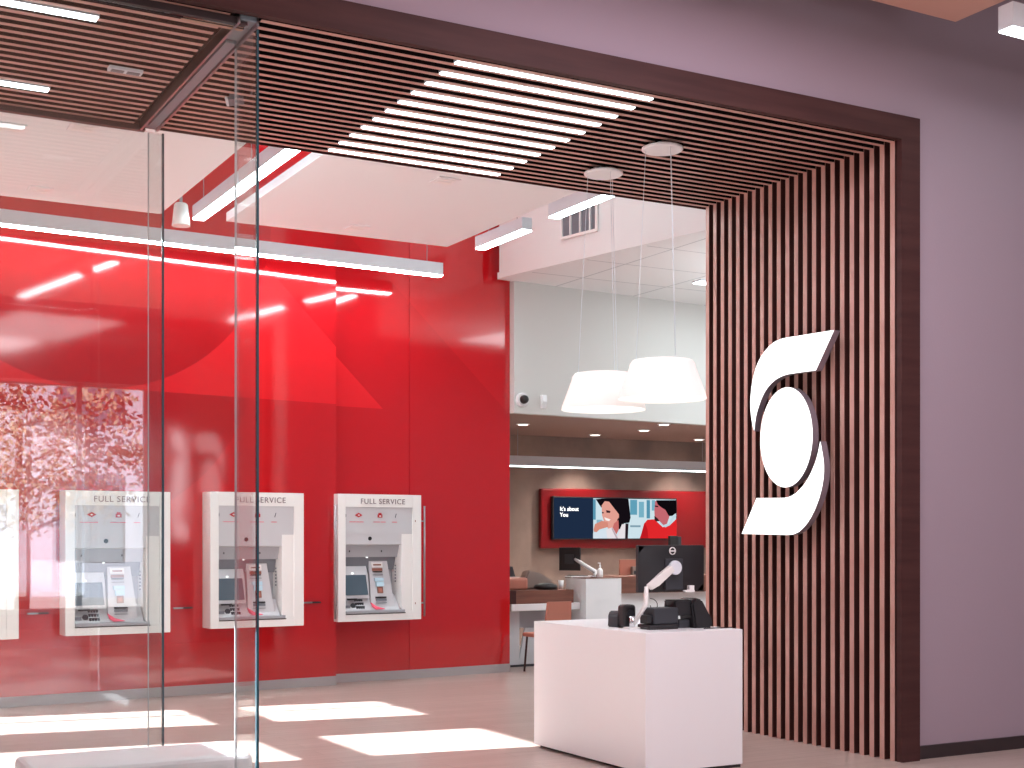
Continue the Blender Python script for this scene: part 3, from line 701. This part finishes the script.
# monitor turned aside on a white arm
q = at(570, 559, Y=14.95)
t = thing('monitor', 'small dark monitor turned sideways on a white arm above the bags', 'monitor', (q.x, q.y, q.z), radians(-56))
MB().box(-.15,.15,-.015,.015,-.15,.15,.006).build('display', 'black', t)
MB().box(-.06,.06,-.04,-.015,-.06,.06,.005).build('mount', 'black2', t)
q2 = at(596, 572, Y=14.6); q3 = at(594, 577, Y=14.6)
t2 = thing('jointed_mount', 'white jointed arm on the tall white cabinet holding the sideways monitor', 'monitor arm', (q3.x, 14.6, 1.1))
off = Vector((q3.x,14.6,1.1)); mp_ = Vector((q.x+.04, q.y-.06, q.z))
MB().tube([mp_-off, Vector((q2.x,14.6,1.16))-off], [.022,.03]).build('upper_link', 'white', t2)
MB().tube([Vector((0,0,0)), Vector((q2.x-q3.x,0,.07))], .018).build('post', 'white', t2)
MB().lathe([(.045,0),(.045,.012)], seg=20).build('foot', 'chrome', t2)
# chair
def chair(x, y, rz, lab):
    t = thing('side_chair', lab, 'chair', (x, y, 0), rz)
    MB().box(-.22,.22,-.2,.22,.42,.47,.02).build('seat', 'terracotta', t)
    MB().prism([(-.19,-.22,.45),(.19,-.22,.45),(.165,-.26,.85),(-.165,-.26,.85)], (0,.035,0)).build('backrest', 'terracotta', t)
    for sx in (-1,1):
        for sy in (-1,1): MB().tube([(sx*.18,sy*.17,.42),(sx*.2,sy*.2,0)], .013).build('leg', 'wood_dark', t)
    return t
chair(8.17, 13.92, radians(4), 'terracotta chair with its back to us before the office desk')
# long counter behind the front monitor
t = thing('office_counter', 'white counter with a thick brown top behind the large front monitor', 'counter', (10.4, 14.9, 0))
MB().box(-.80, .9, -.35, .3, .885, 1.107, .006).build('top', 'desk_wood', t)
MB().box(-.86, 1.2, -.25, .3, .05, .884, .004).build('body', 'white', t)
MB().box(-.8, 1.1, -.2, .25, 0, .05).build('plinth', 'black2', t)
q = at(625, 575, Y=14.95)
t = thing('desk_divider', 'terracotta desk screen standing on the brown counter top', 'desk screen', (q.x+.04, 14.9, 1.108))
MB().box(-.16,.2,-.015,.015,0,.21,.004).build('panel', 'terracotta', t)
MB().box(-.16,.2,-.017,.017,.205,.213).build('rim', 'tanwood', t)
MB().box(-.0,.2,-.075,-.02,0,.115,.004).build('organiser', 'grey_cloth', t)
MB().box(.02,.05,-.078,-.07,.015,.06).box(.07,.11,-.078,-.07,.015,.06).box(.13,.15,-.078,-.07,.015,.06).build('tag_row', 'black2', t)
q = at(675, 541, Y=15.0)
t = thing('monitor', 'dark screen rising behind the top edge of the large front monitor', 'monitor', (q.x, q.y, 1.108), radians(20))
MB().box(-.14,.04,-.02,.02,q.z-1.108-.25,q.z-1.108+.07,.006).build('display', 'black', t)
MB().box(.045,.13,-.02,.03,q.z-1.108-.2,q.z-1.108+.06,.01).build('rear_housing', 'black2', t)
MB().tube([(0,.03,0),(0,.03,.3)], .02).lathe([(.1,0),(.1,.012)], c=(0,.03,0), seg=24).build('stand', 'black2', t)

# ================================================================ FRONT DESK
t = thing('greeter_desk', 'white box-shaped standing desk in front of the slatted side', 'desk', (5.56, 8.23, 0))
MB().box(-.41, .41, -.75, .75, .022, .963, .004).build('body', 'white', t)
MB().box(-.37, .40, -.74, .72, 0, .022).build('plinth', 'black', t)
DZ = .9635
# big monitor
mon = thing('monitor', 'large black monitor seen from behind on the white front desk', 'monitor', (5.585, 7.79, 1.385))
shell = MB()
MBs = MB().box(-.285,.285,.0,.03,-.165,.165,.006)
MBs.build('display', 'black', mon)
# gently curved back
bk = MB(); n = 10; rows = 6
grid = []
for j in range(rows+1):
    zz = -.16+.32*j/rows; row = []
    for i in range(n+1):
        xx = -.28+.56*i/n; k = (1-(2*i/n-1)**4)*(1-(2*j/rows-1)**4)
        row.append(bk.bm.verts.new((xx, -.022*k, zz)))
    grid.append(row)
for j in range(rows):
    for i in range(n):
        f = bk.bm.faces.new((grid[j][i], grid[j][i+1], grid[j+1][i+1], grid[j+1][i])); f.smooth = True
bk.build('back_shell', 'black', mon, recalc=False)
MB().box(-.075,.075,-.035,-.01,-.15,.07,.006).build('stand_bracket', 'black2', mon)
lg = MB(); lg.lathe([(.026,-.026),(.026,-.022)], c=(-.01,0,.118), axis='y', seg=32)
ring = MB()
ring.lathe([(.021,-.030),(.027,-.030),(.027,-.022),(.021,-.022),(.021,-.030)], c=(-.01,0,.124), axis='y', seg=36, close=False)
ring.box(-.03,.01,-.030,-.024,.1195,.1285)
ring.build('round_badge', 'atm_white', mon); lg.bm.free()
MB().box(.09,.17,-.045,-.01,-.17,-.152,.003).box(.125,.17,-.04,-.012,-.152,-.12,.003).build('cable_clip', 'atm_white', mon)
arm = thing('jointed_mount', 'white and chrome jointed arm clamped to the white front desk', 'monitor arm', (5.30, 7.86, DZ))
o3 = Vector((5.30, 7.86, DZ))
hub = Vector((5.575, 7.735, 1.392)); elb = at(645, 587, Y=7.80)
MB().lathe([(.048,-.016),(.05,-.01),(.05,.012)], c=hub-o3, axis='y', seg=32).build('mounting_disc', 'alu', arm)
d_ = (elb-hub); perp = Vector((-d_.z,0,d_.x)).normalized()
if perp.z < 0: perp = -perp
u0, u1 = hub-o3+Vector((-.035,-.03,-.0)), elb-o3+Vector((0,-.03,0))
mb = MB(); mb.prism([u0+perp*.022, u1+perp*.014, u1-perp*.016+Vector((.03,0,-.01)), u1.lerp(u0,.35)-perp*.045, u0-perp*.03], (0,.045,0))
bmesh.ops.bevel(mb.bm, geom=mb.bm.edges[:], offset=.006, segments=2, affect='EDGES'); mb.build('spring_link', 'atm_white', arm)
MB().tube([u1+Vector((0,.02,0.005)), u1+Vector((0.004,.02,-.12)), Vector((0,0,.02))], [.019,.017,.015], 12).build('lower_link', 'atm_white', arm)
MB().lathe([(.02,0),(.02,.09)], seg=20).build('post', 'chrome', arm); MB().box(-.05,.06,-.04,.04,0,.014,.003).build('clamp', 'atm_white', arm)
cb = MB()
cb.tube([u1+Vector((.03,0,-.03))+Vector((.045*sin(a)+.01*a, .01, -.05-.04*(1-cos(a)))) for a in [i*.5 for i in range(10)]], .003, 6)
cb.build('cable', 'black', arm)
# devices on the desk
def dev(name, lab, cat, x, y, rz=0): return thing(name, lab, cat, (x, y, DZ), rz)
q = at(617, 627, z=DZ)
t = dev('card_terminal', 'squat charcoal card terminal at the left end of the front desk', 'card terminal', q.x+.0, q.y, .2)
mb = MB(); mb.prism([(-.04,-.05,0),(.035,-.05,0),(.035,-.05,.115),(-.02,-.05,.115),(-.036,-.05,.085)], (0,.11,0)); bmesh.ops.bevel(mb.bm, geom=mb.bm.edges[:], offset=.008, segments=2, affect='EDGES'); mb.build('body', 'black2', t)
MB().box(-.028,.02,-.056,-.048,.03,.09,.002).build('face_plate', 'atm_dark', t)
q = at(628, 628, z=DZ)
t = dev('webcam_speaker', 'rounded upright black speaker beside the arm post on the front desk', 'speaker', q.x+.02, q.y+.05)
MB().box(-.05,.055,-.05,.05,0,.165,.032,seg=4).build('body', 'black', t)
MB().lathe([(.03,0),(.03,-.004)], c=(0,-.05,.1), axis='y', seg=20).build('grille', 'black2', t)
q = at(660, 629, z=DZ)
t = dev('receipt_printer', 'boxy charcoal receipt printer in the middle of the front desk', 'printer', q.x, q.y)
MB().box(-.085,.125,-.05,.09,.035,.15,.014,seg=3).build('body', 'black2', t)
MB().box(-.13,.12,-.055,.09,0,.035,.008).build('base', 'black', t)
MB().box(-.13,-.085,-.03,.06,.04,.10,.01).build('paper_door', 'black', t)
q = at(688, 628, z=DZ)
t = dev('desk_phone', 'angled black desk telephone at the right end of the front desk', 'telephone', q.x+.03, q.y+.04)
mb = MB(); mb.prism([(.0,-.09,.0),(.15,-.09,.0),(.155,-.09,.05),(.06,-.09,.2),(.0,-.09,.215),(-.03,-.09,.17)], (0,.18,0)); bmesh.ops.bevel(mb.bm, geom=mb.bm.edges[:], offset=.012, segments=2, affect='EDGES'); mb.build('body', 'black', t)
mb = MB(); mb.prism([(-.16,-.06,.20),(.02,-.06,.20),(.0,-.06,.09),(-.13,-.06,.09),(-.14,-.06,.15)], (0,.14,0)); bmesh.ops.bevel(mb.bm, geom=mb.bm.edges[:], offset=.01, segments=2, affect='EDGES'); mb.build('handset', 'black', t)
MB().box(-.10,.0,-.03,.05,0,.06,.01).build('cradle', 'black2', t)
q = at(724, 628.5, z=DZ)
tag(MB().tube([(-.16,0,.004),(-.06,.02,.004),(.03,-.01,.004),(.09,.0,.004)], .004, 6).build('power_cable', 'black', loc=(q.x, q.y+.02, DZ)), 'short black cable lying at the right end of the front desk', 'cable')

# ================================================================ OUTSIDE (mirrored in lacquer and glass)
struct(MB().box(-30, 40, -40, -6.3, -.25, -.05).build('ground', 'concrete'))
t = thing('reflection_sign', 'unseen pale lit S-shaped sign added for its reflection in the red wall', 'sign', (13.4, -5.98, 0))  # added out of view to give a pink S reflection
def flat(pts): return [((p[0]-788)/96*-.55, 0, 1.6+(432-p[1])/104*1.45+1.4) for p in pts]
MB().prism(flat(top_s), (0,.04,0)).build('upper_stroke', 'reflection_sign', t)
MB().prism(flat(bot_s), (0,.04,0)).build('lower_stroke', 'reflection_sign', t)
MB().prism(flat([(786.4+26*cos(a), 437.3+50*sin(a)) for a in [2*pi*i/40 for i in range(40)]]), (0,.04,0)).build('disc', 'reflection_sign', t)
def tree(x, y, h, lab):
    t = thing('street_tree', lab, 'tree', (x, y, -.05), 0, 'street trees outside')
    MB().tube([(0,0,0),(.05,0,h*.3),(-.05,.05,h*.6),(.0,0,h*.85)], [.14,.11,.07,.03], 10).build('trunk', 'bark', t)
    br = MB()
    for k in range(9):
        a = k*2.4; z = h*(.35+.05*k); br.tube([(0,0,z),(cos(a)*.7,sin(a)*.7,z+.35),(cos(a)*1.3,sin(a)*1.3,z+.5)], [.04,.025,.01], 6)
    br.build('branches', 'bark', t)
    lf = MB()
    for cl in range(70):
        a = random.random()*2*pi; rr = 1.9*sqrt(random.random()); cz = h*(.42+.5*random.random()); 
        c0 = Vector((rr*cos(a)*(1.2-abs(cz/h-.65)), rr*sin(a), cz))
        for k in range(60):
            p = c0+Vector([random.gauss(0,.2) for _ in range(3)])
            u = Vector([random.uniform(-1,1) for _ in range(3)]).normalized(); v = u.orthogonal().normalized()
            s = random.uniform(.05,.09)
            lf.quad(p, p+u*s+v*s*.5, p+u*s*2, p+u*s-v*s*.5)
    o = lf.build('foliage', 'leaf', t, recalc=False)
tree(10.2, -9.5, 5.2, 'leafy street tree mirrored in the red wall left of the second cash machine')
tree(3.9, -10.5, 4.8, 'leafy street tree further along, mirrored in the glass')
t = thing('street_fence', 'white rail fence mirrored low in the red wall between the left machines', 'fence', (11, -8, -.05))
f_ = MB()
for z in (.35,.8,1.2): f_.box(-4,5,-.02,.02,z,z+.06)
f_.build('rails', 'white_paint', t)
f_ = MB()
for k in range(10): f_.box(-4+k,-3.92+k,-.04,.04,0,1.3)
f_.build('posts', 'white_paint', t)
t = thing('street_building', 'pale building across the street mirrored in the red wall', 'building', (14, -19, -.05), radians(40))
MB().box(-12,10,-4,0,0,9).build('walls', 'street_wall', t)
w_ = MB()
for k in range(5): w_.box(-9+k*3.6,-7+k*3.6,0,.06,1.0,3.4).box(-9+k*3.6,-7+k*3.6,0,.06,4.8,7)
w_.build('windows', 'atm_screen', t)

# ================================================================ LIGHT
w = bpy.data.worlds.new('sky'); sc.world = w; w.use_nodes = True
bg = w.node_tree.nodes['Background']; bg.inputs['Color'].default_value = (.78,.88,1,1); bg.inputs['Strength'].default_value = .8
S = bpy.data.lights.new('sun', 'SUN'); S.energy = 26; S.angle = radians(.5); S.color = (.96,.97,1)
so = bpy.data.objects.new('sun', S); COL.objects.link(so)
so.rotation_euler = Vector((1,-.15,-.51)).to_track_quat('-Z','Y').to_euler()
def area(name, loc, sx, sy, e, col=(1,.97,.95), rot=(0,0,0)):
    L = bpy.data.lights.new(name, 'AREA'); L.shape = 'RECTANGLE'; L.size = sx; L.size_y = sy; L.energy = e; L.color = col
    o = bpy.data.objects.new(name, L); COL.objects.link(o); o.location = loc; o.rotation_euler = rot; return o
area('added_wall_fill', (3, 13.0, 6.3), 7, .5, 35, (.93,1,1))  # added above the ceiling gap to brighten the top of the red wall
area('added_office_fill', (12.5, 11.6, 4.62), 5, 3, 130, (.86,.97,1))  # unseen area light added to brighten the office
area('added_office_upfill', (11.5, 11.2, 3.3), 4, 1.2, 60, (.9,.98,1), (pi,0,0))  # added behind the slats, aimed up to brighten the tiled ceiling
area('added_bulkhead_fill', (7.1, 11.3, 6.3), 1.2, 3.5, 14, (.86,.97,1))  # added overhead fill to lift the white bulkhead
area('added_mall_fill', (6.0, 2.6, 5.15), 1.5, 4.5, 150, (1,.93,.97))  # added out of view to brighten the mauve wall
area('added_mall_fill', (4.7, 5.3, 5.15), 2.6, .5, 60, (.9,.85,1))  # second added fill, for the mauve wall above the portal
